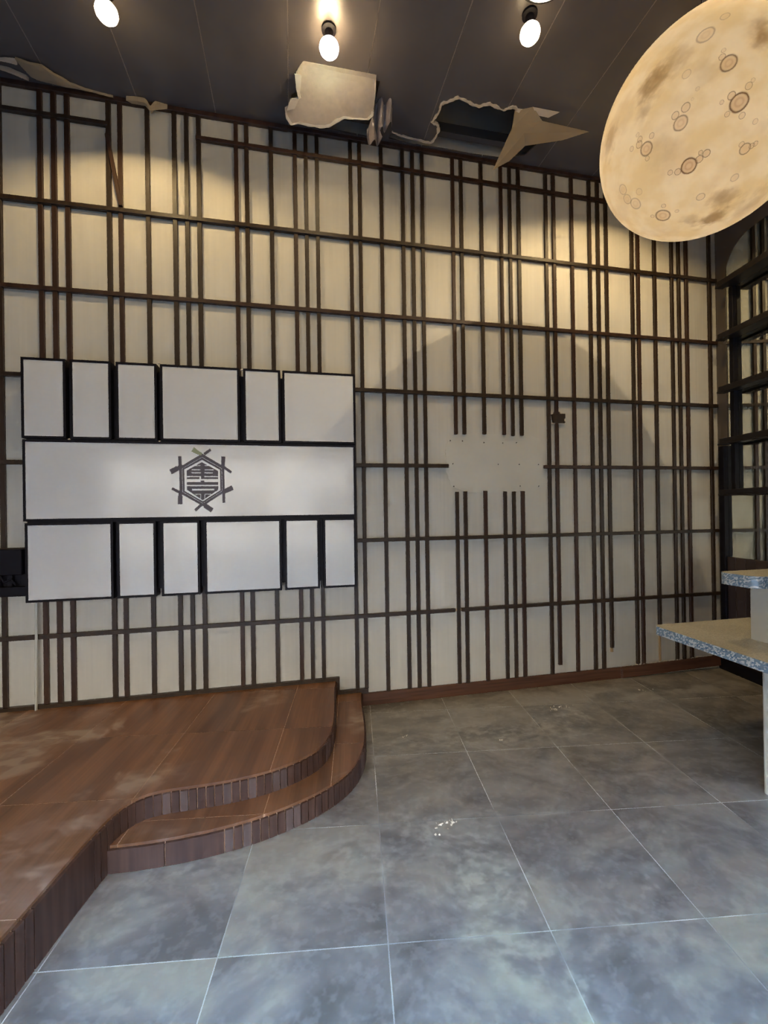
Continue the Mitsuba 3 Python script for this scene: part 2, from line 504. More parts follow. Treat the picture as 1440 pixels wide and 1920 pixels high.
slit = sg.Polygon(SLIT)
hole2 = sg.Polygon([(0.09, -0.50), (0.09, -0.33), (0.03, -0.28), (0.03, -0.06), (0.30, -0.05), (0.62, -0.04), (0.64, -0.50)])
holes = unary_union([hole, slit, hole2]).buffer(0)
ceil_area = room.buffer(0.05, join_style=2)
scene['ceiling'] = mikit.ply(box(-4.7, 4.3, YF - 0.1, 0.0, 5.25, 5.4), 'void_paint')
struct('ceiling')
back_strip = extrude(unary_union([rect(x - 0.0036, x + 0.0036, YF, 0) for x in np.arange(-1.60 - 0.537 * 5, 4.2, 0.537)]).intersection(ceil_area).difference(holes.buffer(0.01)), CZ + 0.0003, CZ + 0.010)
add('ceiling__joint_tape', back_strip, 'ceiling_joint')
JX = np.arange(-1.60 - 0.537 * 6, 4.6, 0.537)
for a, b in zip(JX[:-1], JX[1:]):
    strip = rect(a + 0.0038, b - 0.0038, YF, 0).intersection(ceil_area).difference(holes)
    if not strip.is_empty:
        add('ceiling__board', extrude(strip, CZ, CZ + 0.012), 'ceiling_paint')


def ragged_ribbon(pts, w0, w1, z0, z1, seed):
    r = np.random.default_rng(seed)
    line = np.array(sg.LineString(pts).segmentize(0.014).coords)
    tang = np.gradient(line, axis=0)
    nor = np.column_stack([-tang[:, 1], tang[:, 0]])
    nor /= np.linalg.norm(nor, axis=1)[:, None]
    k = np.abs(meshkit.fbm(np.column_stack([line * 28, np.full(len(line), seed)]), 3))
    w = w0 + (w1 - w0) * np.clip((k - 0.3) * 2.2, 0, 1)
    jag = r.normal(0, 0.003, (len(line), 2))
    v, f = [], []
    for i in range(len(line)):
        a, b = line[i] - nor[i] * w[i] + jag[i], line[i] + nor[i] * w[i] * 0.6 + jag[i] * 0.5
        v += [(a[0], a[1], z0 - 0.004 * k[i] * 2), (b[0], b[1], z0 - 0.012 * k[i]), (a[0], a[1], z1), (b[0], b[1], z1)]
        if i:
            o = 4 * i
            for p, q in ((0, 1), (1, 3), (3, 2), (2, 0)):
                f += [(o + p - 4, o + q - 4, o + q), (o + p - 4, o + q, o + p)]
    n4 = 4 * (len(line) - 1)
    f += [(0, 2, 3), (0, 3, 1), (n4, n4 + 1, n4 + 3), (n4, n4 + 3, n4 + 2)]
    m = trimesh.Trimesh(v, f, process=False)
    m.fix_normals()
    return m


add('ceiling__torn_edge', ragged_ribbon(HOLE[:19], 0.005, 0.016, CZ - 0.003, CZ + 0.010, 2), 'torn_paper')
labels['ceiling__torn_edge'] = {'label': 'white torn paper edge around the ceiling hole'}
add('ceiling__torn_edge', ragged_ribbon(SLIT[:4], 0.005, 0.010, CZ - 0.003, CZ + 0.010, 5), 'torn_paper')
# a metal stud runs along the wall inside the hole
stud = trimesh.util.concatenate([box(0.3, 3.2, -0.115, -0.112, 4.66, 4.735), box(0.3, 3.2, -0.115, -0.06, 4.66, 4.663), box(0.3, 3.2, -0.115, -0.06, 4.732, 4.735)])
k = add('ceiling_stud', stud, 'metal_grey')
tag(k, 'grey metal stud seen inside the dark hole in the ceiling', 'metal stud')
add('ceiling_stud__bracket', trimesh.util.concatenate([box(x, x + 0.03, -0.06, 0.0, 4.66, 4.735) for x in (0.9, 1.9, 2.9)]), 'metal_grey')

# mouldings
scene['trim_1'] = mikit.ply(trimesh.util.concatenate([cbox(-4.6, 0.0, -0.030, 0.0, CZ - 0.035, CZ), cbox(0.0, 4.06, -0.030, 0.0, CZ - 0.030, CZ)]), 'slat_wood_red')
struct('trim_1', 'dark wooden strip where the lattice wall meets the ceiling')
ST, SL = 0.225, 0.115     # heights of the stage and of its lower step
step_trim = sg.Polygon([(-4.6, ST), (-4.6, ST + 0.026), (0.345, ST + 0.026), (0.345, SL + 0.026), (0.575, SL + 0.026), (0.575, SL - 0.012), (0.52, SL - 0.012), (0.52, SL), (0.318, SL), (0.318, ST)])
scene['trim_2'] = mikit.ply(xz_prism(step_trim, -0.028, 0.0), 'slat_wood')
struct('trim_2', 'thin black strip along the wall following the stage and its step')
scene['baseboard_back'] = mikit.ply(cbox(0.525, 2.93, -0.018, 0.0, 0.0, 0.100, 0.003), 'baseboard_wood')
struct('baseboard_back', 'reddish brown baseboard under the lattice')
# the last length of baseboard has come loose and stands a little off the wall, with crumbs of plaster on it
loose = cbox(0, 1.11, -0.016, 0.0, 0.0, 0.100, 0.003)
loose.apply_transform(trimesh.transformations.rotation_matrix(math.radians(-1.4), [0, 1, 0]))
loose.apply_transform(trimesh.transformations.rotation_matrix(math.radians(-0.8), [0, 0, 1]))
loose.apply_translation([2.933, -0.014, 0.004])
scene['baseboard_right'] = mikit.ply(loose, 'baseboard_wood')
struct('baseboard_right', 'loose length of brown baseboard tilted away from the wall')

# plaster patch where the lattice was cut away
pa = np.linspace(0, 2 * math.pi, 80, endpoint=False)
pr = 1 + 0.07 * (meshkit.fbm(np.column_stack([np.cos(pa) * 3, np.sin(pa) * 3, pa * 0]), 3) - 0.5) * 2
px = np.sign(np.cos(pa)) * np.abs(np.cos(pa)) ** 0.45 * 0.455 * pr + 1.735
pz = np.sign(np.sin(pa)) * np.abs(np.sin(pa)) ** 0.45 * 0.255 * pr + 1.965
add('wall_back__plaster_patch', xz_prism(sg.Polygon(np.column_stack([px, pz])).buffer(0), -0.003, 0.002), 'patch_plaster')
labels['wall_back__plaster_patch'] = {'label': 'smooth plaster patch in the gap of the lattice'}
hs = []
for hx, hz in [(1.33, 1.955), (1.745, 1.955), (1.945, 1.955), (2.13, 1.955), (1.335, 1.765), (1.95, 1.765), (2.13, 1.765), (1.31, 2.15), (1.42, 2.15), (1.615, 2.14), (1.79, 2.14), (1.92, 2.145)]:
    h = trimesh.creation.cylinder(radius=0.0055, height=0.004, sections=10)
    h.apply_transform(trimesh.transformations.rotation_matrix(math.pi / 2, [1, 0, 0]))
    h.apply_translation([hx, -0.0025, hz])
    hs.append(h)
for hx, hz in [(1.81, 2.145), (1.97, 2.12)]:
    h = trimesh.creation.cylinder(radius=0.018, height=0.004, sections=16)
    h.apply_transform(trimesh.transformations.rotation_matrix(math.pi / 2, [1, 0, 0]))
    h.apply_translation([hx, -0.0015, hz])
    add('wall_back__plaster_dab', h, 'patch_plaster')
add('wall_back__screw_holes', trimesh.util.concatenate(hs), 'dark_wall')
labels['wall_back__screw_holes'] = {'kind': 'stuff', 'label': 'small dark screw holes in the plaster patch'}

# ------------------------------------------------------------------ lattice of battens on the wall
ROWS = [4.372, 3.758, 3.152, 2.541, 1.935, 1.330, 0.722]
cols = []
x = 4.163
PAT = [0.268, 0.085, 0.085, 0.182, 0.183, 0.076]      # gaps walking left: triple, single, pair
c0 = 3.988
k = 0
cols = [3.988, 3.720, 3.634, 3.555, 3.363, 3.181, 3.117, 2.843, 2.757, 2.671, 2.490, 2.310, 2.233, 1.968, 1.884, 1.801, 1.617, 1.434, 1.359,
        1.090, 1.007, 0.922, 0.742, 0.564, 0.490, 0.224, 0.138, 0.054, -0.128, -0.309, -0.386, -0.653, -0.738, -0.822, -1.005, -1.187, -1.262,
        -1.526, -1.610, -1.695, -1.943, -2.06, -2.14, -2.41, -2.49, -2.575, -2.76]
labels['wall_lattice'] = {'label': 'dark brown wooden lattice of battens covering the pale plaster wall', 'category': 'wall lattice'}
HW = 0.0152


def bottom_of(x):
    return ST + 0.026 if x < 0.33 else SL + 0.026 if x < 0.575 else 0.100


def slat(x0, x1, z0, z1, y0, m=None):
    m = m or ('slat_wood_red' if rng.random() < 0.35 else 'slat_wood')
    add('wall_lattice__slat', cbox(x0, x1, y0, 0.0, z0, z1, 0.0018), m)


for x in cols:
    b, t = bottom_of(x), CZ - 0.032
    w = HW + rng.uniform(-0.0008, 0.0008)
    if 1.3 < x < 2.0:
        slat(x - w, x + w, 2.205 + rng.uniform(-0.006, 0.006), t, -0.022)
        slat(x - w, x + w, b, 1.722 + rng.uniform(-0.006, 0.006), -0.022)
        continue
    if abs(x - 2.843) < 0.01:
        b = 0.285
    if abs(x - 3.363) < 0.01:
        b = 0.40
    if abs(x - 2.310) < 0.01:
        slat(x - w, x + w, b + 0.075, 2.325, -0.022)
        slat(x - w, x + w, 2.40, t, -0.022)
        continue
    slat(x - w, x + w, b, t, -0.022)
for i, z in enumerate(ROWS):
    w = 0.0150
    spans = {0: [(-2.8, -1.262), (-0.672, 4.06)], 1: [(-2.8, 2.325), (2.326, 4.06)], 4: [(-2.8, 1.285), (2.178, 4.06)], 6: [(-2.8, 1.325), (1.385, 4.06)]}.get(i, [(-2.8, 4.06)])
    for q, (a, b) in enumerate(spans):
        y = -0.033 if (i == 1 and q == 0) else -0.029
        slat(a, b, z - w, z + w, y)
# pale broken ends
for bx0, bx1, bz0, bz1 in ((1.262, 1.287, 1.925, 1.946), (1.325, 1.385, 0.712, 0.731), (0.041 - 0.0, 0.067, ST + 0.026, 0.36), (2.830, 2.857, 0.245, 0.286), (3.352, 3.374, 0.12, 0.40)):
    add('wall_lattice__broken_end', cbox(bx0, bx1, -0.013, 0.0, bz0, bz1, 0.003), 'raw_wood')
labels['wall_lattice__broken_end'] = {'label': 'pale splintered wood at a broken batten'}
# a short batten that has come off and leans between two uprights
lean = cbox(-0.0125, 0.0125, -0.010, 0.010, -0.255, 0.255, 0.0018)
lean.apply_transform(trimesh.transformations.rotation_matrix(math.radians(-9.6), [0, 1, 0]))
lean.apply_translation([-1.222, -0.034, 4.035])
k = add('loose_batten', lean, 'raw_wood' if False else 'slat_wood_red')
tag(k, 'short loose batten leaning diagonally between two uprights of the lattice', 'batten')

# ------------------------------------------------------------------ wall sign of thirteen white boxes
labels['wall_sign'] = {'label': 'large white wall sign of black-framed panels with a hexagonal emblem', 'category': 'sign'}


def light_box(x0, x1, z0, z1):
    k = add('wall_sign__panel_box', cbox(x0, x1, -0.120, -0.030, z0, z1, 0.002), 'black_metal')
    r = 0.015
    add(k + '__white_face', cbox(x0 + r, x1 - r, -0.1225, -0.1195, z0 + r, z1 - r, 0.001), 'acrylic_white')
    rim = sg.box(x0, z0, x1, z1).difference(sg.box(x0 + r, z0 + r, x1 - r, z1 - r))
    add(k + '__rim', xz_prism(rim, -0.125, -0.1195), 'black_metal')


for x0, x1 in ((-1.770, -1.506), (-1.479, -1.227), (-1.195, -0.933), (-0.910, -0.372), (-0.344, -0.079), (-0.063, 0.487)):
    light_box(x0, x1, 2.086, 2.630)
light_box(-1.766, 0.482, 1.526, 2.078)
for x0, x1 in ((-1.758, -1.226), (-1.201, -0.952), (-0.917, -0.661), (-0.628, -0.086), (-0.063, 0.196), (0.226, 0.478)):
    light_box(x0, x1, 0.980, 1.514)
# black rails between the rows that carry the boxes
for z0, z1 in ((2.075, 2.09), (1.511, 1.529)):
    add('wall_sign__rail', cbox(-1.75, 0.47, -0.112, -0.03, z0, z1), 'black_metal')
add('wall_sign__back_plate', box(-1.74, 0.465, -0.075, -0.06, 1.03, 2.585), 'black_metal')
add('wall_sign__mounting_frame', trimesh.util.concatenate([box(x, x + 0.03, -0.06, 0.0, 1.0, 2.6) for x in (-1.70, -0.64, 0.40)]), 'black_metal')


# emblem: six bars around a hexagon with a pair of characters built of strokes
def E(x, y):
    return (-0.6385 + (x - 710 - (y - 720) * 0.022) * 0.000403, 1.806 - (y - 720) * 0.0004286)


def bar(p, q, w, w2=None):
    p, q = np.array(p, float), np.array(q, float)
    d = (q - p) / np.linalg.norm(q - p)
    n = np.array([-d[1], d[0]])
    w2 = w2 or w
    return sg.Polygon([E(*(p + n * w / 2)), E(*(q + n * w2 / 2)), E(*(q - n * w2 / 2)), E(*(p - n * w / 2))])


hexo = [(705, 275), (1085, 495), (1095, 925), (728, 1160), (338, 940), (325, 510)]
hexi = [(705, 380), (1012, 545), (1022, 895), (725, 1082), (420, 905), (408, 545)]
hexc = [(704, 420), (978, 565), (986, 885), (722, 1062), (458, 885), (450, 562)]
P_ = lambda L: sg.Polygon([E(*q) for q in L])
mid = lambda t: [tuple(np.array(a) * (1 - t) + np.array(b) * t) for a, b in zip(hexo, hexi)]
ring = P_(hexo).difference(P_(hexi))
ring = ring.difference(P_(mid(0.55)).difference(P_(mid(0.63))))
arms = [bar((333, 325), (345, 560), 52), bar((350, 900), (348, 1000), 56), bar((347, 985), (347, 1125), 74), bar((1068, 320), (1062, 490), 70, 58), bar((1078, 900), (1084, 1108), 46),
        bar((185, 588), (300, 525), 84), bar((290, 530), (380, 480), 60), bar((740, 285), (850, 205), 44),
        bar((1060, 490), (1208, 590), 44), bar((210, 862), (350, 935), 42), bar((720, 1125), (780, 1163), 52), bar((760, 1150), (885, 1235), 78, 78),
        bar((1090, 915), (1232, 850), 72, 84), bar((700, 1140), (598, 1232), 46)]
glyph = P_(hexc)
cuts = [(585, 680, 472, 484), (750, 830, 472, 484), (532, 680, 540, 555), (750, 905, 540, 555), (528, 690, 591, 607), (748, 892, 591, 607), (450, 690, 654, 672), (745, 985, 654, 672), (664, 692, 654, 706),
        (440, 686, 704, 756), (746, 1000, 704, 756), (686, 746, 704, 730), (440, 1000, 803, 824), (540, 915, 870, 896), (590, 690, 955, 966), (684, 694, 955, 1034), (755, 870, 955, 966), (752, 762, 955, 1034)]
glyph = glyph.difference(unary_union([sg.Polygon([E(a, c), E(b, c), E(b, d), E(a, d)]) for a, b, c, d in cuts]))
ink = unary_union([ring, glyph] + arms).buffer(0)
k = add('wall_sign__emblem', xz_prism(ink, -0.1245, -0.1222), 'emblem_ink')
labels[k] = {'label': 'dark hexagonal emblem of crossed bars around two stylised characters'}
k = add('wall_sign__emblem_sheen_tip', xz_prism(unary_union([bar((548, 205), (650, 268), 84, 60), bar((645, 262), (700, 290), 52)]), -0.1247, -0.1224), 'emblem_sheen')
labels[k] = {'label': 'emblem tip with a greenish reflection put into its colour'}
for bx, bz in ((-1.49, 2.082), (-0.92, 2.078), (-0.92, 2.64), (-0.355, 2.62)):
    add('wall_sign__plaster_crumb', trimesh.creation.icosphere(subdivisions=1, radius=0.009).apply_translation([bx, -0.117, bz]), 'crumb')

# black wall bracket left of the sign, with a shelf plate below
labels['wall_bracket'] = {'label': 'black box on a black wall bracket left of the sign', 'category': 'wall bracket'}
add('wall_bracket__box', cbox(-2.20, -1.800, -0.085, -0.030, 1.165, 1.338, 0.004), 'black_metal')
add('wall_bracket__shelf_plate', cbox(-1.965, -1.765, -0.085, -0.0, 1.020, 1.085, 0.003), 'black_metal')
for x in (-1.955, -1.885, -1.805):
    add('wall_bracket__strut', cbox(x - 0.016, x + 0.016, -0.06, -0.035, 1.08, 1.17), 'black_metal')
add('wall_bracket__cable', path_tube([(-1.94, -0.06, 1.16), (-1.915, -0.065, 1.115), (-1.875, -0.06, 1.135), (-1.85, -0.055, 1.09)], 0.006), 'black_metal')
add('wall_bracket__back_plate', box(-2.19, -1.78, -0.03, 0.0, 1.03, 1.33), 'black_metal')
k = add('plug_socket', trimesh.util.concatenate([cbox(-2.12, -1.985, -0.10, -0.02, 1.06, 1.118, 0.008), cbox(-2.08, -1.99, -0.085, -0.022, 0.98, 1.065, 0.012), box(-2.10, -2.0, -0.025, 0.0, 0.99, 1.10)]), 'white_plastic')
tag(k, 'white plastic socket at the left edge below the black bracket', 'socket')
k = add('cable_conduit', path_tube([(-1.738, -0.040, 0.985), (-1.742, -0.040, 0.6), (-1.748, -0.040, ST)], 0.0085), 'white_plastic')
tag(k, 'thin white cable conduit running down from the sign to the stage', 'conduit')

# recessed socket broken into the wall beside the gap in the lattice
labels['junction_box'] = {'label': 'small dark junction box set in a broken hole right of the lattice gap', 'category': 'junction box'}
jb = sg.Polygon([(2.262, 2.402), (2.285, 2.408), (2.288, 2.425), (2.337, 2.425), (2.34, 2.408), (2.392, 2.410), (2.392, 2.330), (2.275, 2.328)])
add('junction_box__body', xz_prism(jb, -0.020, 0.004), 'slat_wood')
add('junction_box__broken_edge', trimesh.util.concatenate([cbox(2.255, 2.398, -0.012, 0.004, 2.316, 2.328, 0.003), cbox(2.380, 2.394, -0.023, 0.0, 2.34, 2.366, 0.004), cbox(2.338, 2.36, -0.012, 0.002, 2.411, 2.43, 0.004)]), 'torn_paper')

# ------------------------------------------------------------------ stage with a lower step
UP_RIGHT = [(0.318, -0.001), (0.282, -0.28), (0.246, -0.557), (0.213, -0.782), (0.178, -0.905), (0.117, -0.993), (0.034, -1.055), (-0.057, -1.103), (-0.15, -1.138), (-0.284, -1.170), (-0.396, -1.182), (-0.5, -1.182), (-0.599, -1.180), (-0.681, -1.190), (-0.739, -1.215), (-0.782, -1.265), (-0.814, -1.348), (-0.833, -1.436), (-0.855, -1.538), (-0.881, -1.664), (-0.902, -1.765), (-0.924, -1.868), (-0.955, -2.02)]
up_line = smooth_curve(UP_RIGHT, 240)
up_poly = sg.Polygon([tuple(q) for q in up_line] + [(-1.09, -2.66), (-4.58, -2.66), (-4.58, -0.001)]).buffer(0)
LOW = [(0.52, -0.001), (0.490, -0.25), (0.449, -0.51), (0.408, -0.775), (0.374, -0.912), (0.325, -1.007), (0.254, -1.088), (0.176, -1.152), (0.076, -1.211), (-0.043, -1.264), (-0.143, -1.298), (-0.20, -1.318), (-0.303, -1.345), (-0.395, -1.356), (-0.485, -1.362), (-0.641, -1.362), (-0.739, -1.358), (-0.822, -1.354)]
low_line = smooth_curve(LOW, 240)
low_poly = sg.Polygon([tuple(q) for q in low_line] + [(-0.80, -1.20), (-0.3, -1.0), (0.0, -0.6), (0.2, -0.001)]).buffer(0).difference(up_poly)
labels['stage'] = {'label': 'brown wooden corner stage with an S-curved front under the sign', 'category': 'stage'}
labels['stage_step'] = {'label': 'lower curved wooden step wrapped around the right side of the stage', 'category': 'step'}


def tiled_top(root, poly, z, ax):
    add(root + '__core', trimesh.util.concatenate([extrude(poly.buffer(0.0005, join_style=2).intersection(sg.box(-4.58, -9, 9, -0.001)), 0.0, z - 0.0136), extrude(poly.buffer(-0.004, join_style=2), z - 0.0136, z - 0.0012)]), 'joint_dust')
    e = 0.0019
    cuts_a = sorted(ax)
    for a0, a1 in zip(cuts_a[:-1], cuts_a[1:]):
        for j in range(-3, 5):
            b0, b1 = -0.045 + 0.6 * j, 0.555 + 0.6 * j
            t = sg.Polygon([grid(a0 + e, b0 + e), grid(a1 - e, b0 + e), grid(a1 - e, b1 - e), grid(a0 + e, b1 - e)]).intersection(poly)
            for q in polys(t):
                if q.area > 2e-5:
                    add(root + '__tile', extrude(q, z - 0.013, z), 'stage_wood')


tiled_top('stage', up_poly, ST, [0.045 + 0.6 * k for k in range(-9, 2)])
tiled_top('stage_step', low_poly, SL, [-1.40, -1.155, -0.555, -0.245, 0.34])


def risers(root, line, z0, z1, spans):
    """upright strips of dark wood along the curved front; spans: (start, end, strip width) in metres along it"""
    seg = np.r_[0, np.cumsum(np.linalg.norm(np.diff(line, axis=0), axis=1))]
    at = lambda s: np.array([np.interp(s, seg, line[:, 0]), np.interp(s, seg, line[:, 1])])
    for s0, s1, w in spans:
        s1 = min(s1, seg[-1])
        n = max(1, round((s1 - s0) / w))
        cut = np.linspace(s0, s1, n + 1)
        for a, b in zip(cut[:-1], cut[1:]):
            gap = 0.0026
            k = max(2, int((b - a) / 0.03) + 1)
            pts = [at(s) for s in np.linspace(a + gap, b - gap, k)]
            t = np.gradient(np.array(pts), axis=0)
            nor = np.column_stack([-t[:, 1], t[:, 0]])
            nor /= np.linalg.norm(nor, axis=1)[:, None]
            off = rng.uniform(0.0, 0.0012)
            inn = [p - q * 0.013 for p, q in zip(pts, nor)]
            out = [p + q * (0.0005 + off) for p, q in zip(pts, nor)]
            c1, c2 = sg.Polygon(out + inn[::-1]), None
            if not c1.is_valid:
                c1 = c1.buffer(0)
            add(root + '__riser_strip', extrude(c1, z0, z1), 'riser_wood_worn' if rng.random() < 0.22 and w < 0.08 else 'riser_wood')
    return seg[-1]


def arc_at(line, p):
    seg = np.r_[0, np.cumsum(np.linalg.norm(np.diff(line, axis=0), axis=1))]
    return seg[np.argmin(np.linalg.norm(line - np.array(p), axis=1))]


def sided(line):
    """order a line so that its left-hand normal points outwards"""
    return line


s_a, s_b = arc_at(up_line, (0.213, -0.782)), arc_at(up_line, (-0.833, -1.436))
s_c = arc_at(up_line, (-0.898, -1.745))
up_out = up_line[::-1]
L_up = np.sum(np.linalg.norm(np.diff(up_line, axis=0), axis=1))
risers('stage', up_out, 0.001, ST - 0.0135, [(0, L_up - s_c, 0.042), (L_up - s_c, L_up - s_b, 0.33), (L_up - s_b, L_up - s_a, 0.040), (L_up - s_a, L_up, 0.26)])
low_out = low_line[::-1]
L_low = np.sum(np.linalg.norm(np.diff(low_line, axis=0), axis=1))
s_d, s_e = arc_at(low_line, (0.408, -0.775)), arc_at(low_line, (-0.33, -1.349))
risers('stage_step', low_out, 0.001, SL - 0.0135, [(0, L_low - s_e, 0.25), (L_low - s_e, L_low - s_d, 0.040), (L_low - s_d, L_low, 0.26)])
# front of the stage that lies outside the picture
add('stage__side_panel', trimesh.util.concatenate([tube((-0.955, -2.02, 0.1), (-1.09, -2.66, 0.1), 0.002, 6)]) if False else extrude(sg.Polygon([(-0.955, -2.02), (-1.09, -2.66), (-4.58, -2.66), (-4.58, -2.645), (-1.10, -2.645), (-0.969, -2.02)]), 0.001, ST - 0.0135), 'riser_wood')

# ------------------------------------------------------------------ spot lamps under the ceiling
LAMP_LABELS = ['lit warm spot lamp at the upper left, above the sign', 'lit warm spot lamp in front of the peeled ceiling board', 'lit warm spot lamp right of the ceiling hole, nearest the moon globe', None]
for i, (lx, ly, lz) in enumerate(LAMPS):
    key = 'spot_lamp' if i == 0 else f'spot_lamp_{i:03d}'
    labels[key] = {'label': LAMP_LABELS[i] or 'warm spot lamp hidden behind the glowing moon globe', 'category': 'ceiling lamp', 'group': 'warm spot lamps along the lattice wall'}
    # canopy, black socket, glowing reflector bulb
    add(key + '__canopy', revolve([(0, CZ - lz), (0.045, CZ - lz), (0.045, CZ - lz - 0.014), (0.022, CZ - lz - 0.022), (0, CZ - lz - 0.022)], (lx, ly, lz), 28), 'black_metal', 35)
    add(key + '__socket', revolve([(0, CZ - lz - 0.02), (0.026, CZ - lz - 0.02), (0.030, 0.060), (0.034, 0.042), (0, 0.042)], (lx, ly, lz), 28), 'black_metal', 35)
    prof = [(0.0, -0.050), (0.022, -0.047), (0.041, -0.037), (0.055, -0.020), (0.061, 0.0), (0.057, 0.020), (0.045, 0.036), (0.034, 0.045), (0.0, 0.047)]
    bulb = add(key + '__bulb', revolve(prof, (lx, ly, lz), 32), 'white_plastic', True)
    scene[bulb]['emitter'] = {'type': 'area', 'radiance': flat(WARM * np.array([1, 1.05, 1.25]) * BULB[i])}
    labels[bulb] = {'label': 'glowing warm white bulb'}
    scene[f'light_of_lamp_{i:03d}'] = {'type': 'spot', 'intensity': flat(WARM * SPOT * (1.5, 0.25, 0.6, 2.0)[i]), 'cutoff_angle': 70.0, 'beam_width': 58.0,
                                       'to_world': T().look_at(origin=[lx, ly, lz - 0.060], target=[lx, ly + 0.12, lz - 1.1], up=[0, 1, 0])}
# the next rows of lamps, above and behind the camera
for i, (lx, ly) in enumerate([(-1.5, -2.15), (0.2, -2.2), (2.3, -2.2)]):
    key = f'spot_lamp_{i + 4:03d}'
    labels[key] = {'label': f'warm ceiling spot lamp {("left", "middle", "right")[i % 3]} in the row aimed at the lattice wall from above', 'category': 'ceiling lamp', 'group': 'spot lamps behind the camera'}
    add(key + '__canopy', revolve([(0, 0), (0.045, 0), (0.045, -0.014), (0.022, -0.022), (0, -0.022)], (lx, ly, CZ), 20), 'black_metal', 35)
    add(key + '__housing', revolve([(0, -0.02), (0.05, -0.02), (0.06, -0.14), (0.055, -0.14), (0.05, -0.10), (0, -0.10)], (lx, ly, CZ), 24), 'black_metal', 35)
    scene[f'light_of_lamp_{i + 4:03d}'] = {'type': 'spot', 'intensity': flat(np.array([1.0, 0.79, 0.50]) * ROOM * (0.75, 0.62, 2.3)[i]), 'cutoff_angle': 50.0, 'beam_width': 34.0,
                                           'to_world': T().look_at(origin=[lx, ly + 0.09, CZ - 0.13], target=[lx, 0.0, 1.3], up=[0, 1, 0])}
# a round opal ceiling lamp, only its far rim is in the picture
labels['round_ceiling_lamp'] = {'label': 'round opal ceiling lamp cut off by the top edge of the picture', 'category': 'ceiling lamp'}
k = add('round_ceiling_lamp__shade', revolve([(0, -0.05), (0.10, -0.046), (0.155, -0.030), (0.17, -0.006), (0.17, 0.0), (0, 0.0)], (1.43, -1.325, CZ - 0.012), 40), 'white_plastic', 40)
scene[k]['emitter'] = {'type': 'area', 'radiance': flat(np.array([1.0, 0.86, 0.64]) * 0.95)}
add('round_ceiling_lamp__rim', revolve([(0, -0.012), (0.178, -0.012), (0.182, 0.0), (0.182, 0.012), (0, 0.012)], (1.43, -1.325, CZ - 0.012), 40), 'black_metal', 40)

# ------------------------------------------------------------------ moon globe
labels['moon_globe'] = {'label': 'large glowing moon-like globe lamp with crater markings at the upper right', 'category': 'pendant lamp'}
sph = trimesh.creation.uv_sphere(radius=MOON_R, count=[96, 96])
sph.apply_translation(MOON_C)
add('moon_globe__shade', sph, 'moon_shell', True)
top = MOON_C + [0, 0, MOON_R]
add('moon_globe__suspension_cord', tube(top + [0, 0, -0.002], (top[0], top[1], CZ), 0.004, 8), 'black_metal')
add('moon_globe__cap', revolve([(0, 0.03), (0.035, 0.03), (0.05, 0.0), (0.05, -0.006), (0, -0.006)], top, 24), 'black_metal', 35)
add('moon_globe__canopy', revolve([(0, 0), (0.06, 0), (0.06, -0.02), (0, -0.03)], (top[0], top[1], CZ), 24), 'black_metal', 35)
scene['light_in_moon'] = {'type': 'point', 'position': MOON_C.tolist(), 'intensity': flat(np.array([1.0, 0.93, 0.80]) * MOON_I)}

# ------------------------------------------------------------------ torn ceiling boards
def warp_sheet(poly, z_of, thick, step, seed):
    """a thin board: the outline filled with a fine grid of points, lifted to z_of(x, y)"""
    from scipy.spatial import Delaunay
    ring_ = np.array(poly.exterior.segmentize(step * 0.8).coords)[:-1]
    x0, y0, x1, y1 = poly.bounds
    inn = [(a, b) for a in np.arange(x0, x1, step) for b in np.arange(y0, y1, step) if poly.buffer(-step * 0.45).contains(sg.Point(a, b))]
    P = np.vstack([ring_, inn]) if inn else ring_
    tri = [t for t in Delaunay(P).simplices if poly.buffer(1e-4).contains(sg.Point(*P[t].mean(0)))]
    tri = np.array(tri)
    z = np.array([z_of(*q) for q in P])
    n, m = len(P), len(ring_)
    cr = np.cross(P[tri[:, 1]] - P[tri[:, 0]], P[tri[:, 2]] - P[tri[:, 0]])
    tri[cr < 0] = tri[cr < 0][:, ::-1]
    v = np.vstack([np.column_stack([P, z + thick]), np.column_stack([P, z])])
    f = [*tri.tolist(), *(tri[:, ::-1] + n).tolist()]
    for i in range(m):
        j = (i + 1) % m
        f += [[i, i + n, j + n], [i, j + n, j]]
    mesh = trimesh.Trimesh(v, f, process=False)
    mesh.fix_normals()
    return mesh


F1 = [(0.110, -0.535), (0.067, -0.469), (0.092, -0.44), (0.074, -0.403), (0.089, -0.361), (0.026, -0.344), (0.011, -0.31), (-0.012, -0.3), (-0.005, -0.257), (0.028, -0.227), (0.082, -0.244), (0.159, -0.237), (0.257, -0.24), (0.303, -0.251), (0.352, -0.278), (0.408, -0.305), (0.487, -0.309), (0.585, -0.316), (0.617, -0.343), (0.62, -0.432), (0.607, -0.540)]
f1 = sg.Polygon(F1)
z1 = lambda x, y: 4.573 - 0.60 * max(0.0, y + 0.5) - 0.010 * float(meshkit.fbm([[x * 6, y * 6, 1.0]], 3)[0] - 0.5) * min(1, max(0, (y + 0.5) * 8))
labels['peeled_ceiling_board'] = {'label': 'pale ragged ceiling board peeled down behind the middle lamp', 'category': 'ceiling board'}
add('peeled_ceiling_board__sheet', warp_sheet(f1, z1, 0.009, 0.03, 1), 'board_paper')
rag = []
rr = np.array(f1.exterior.segmentize(0.02).coords)
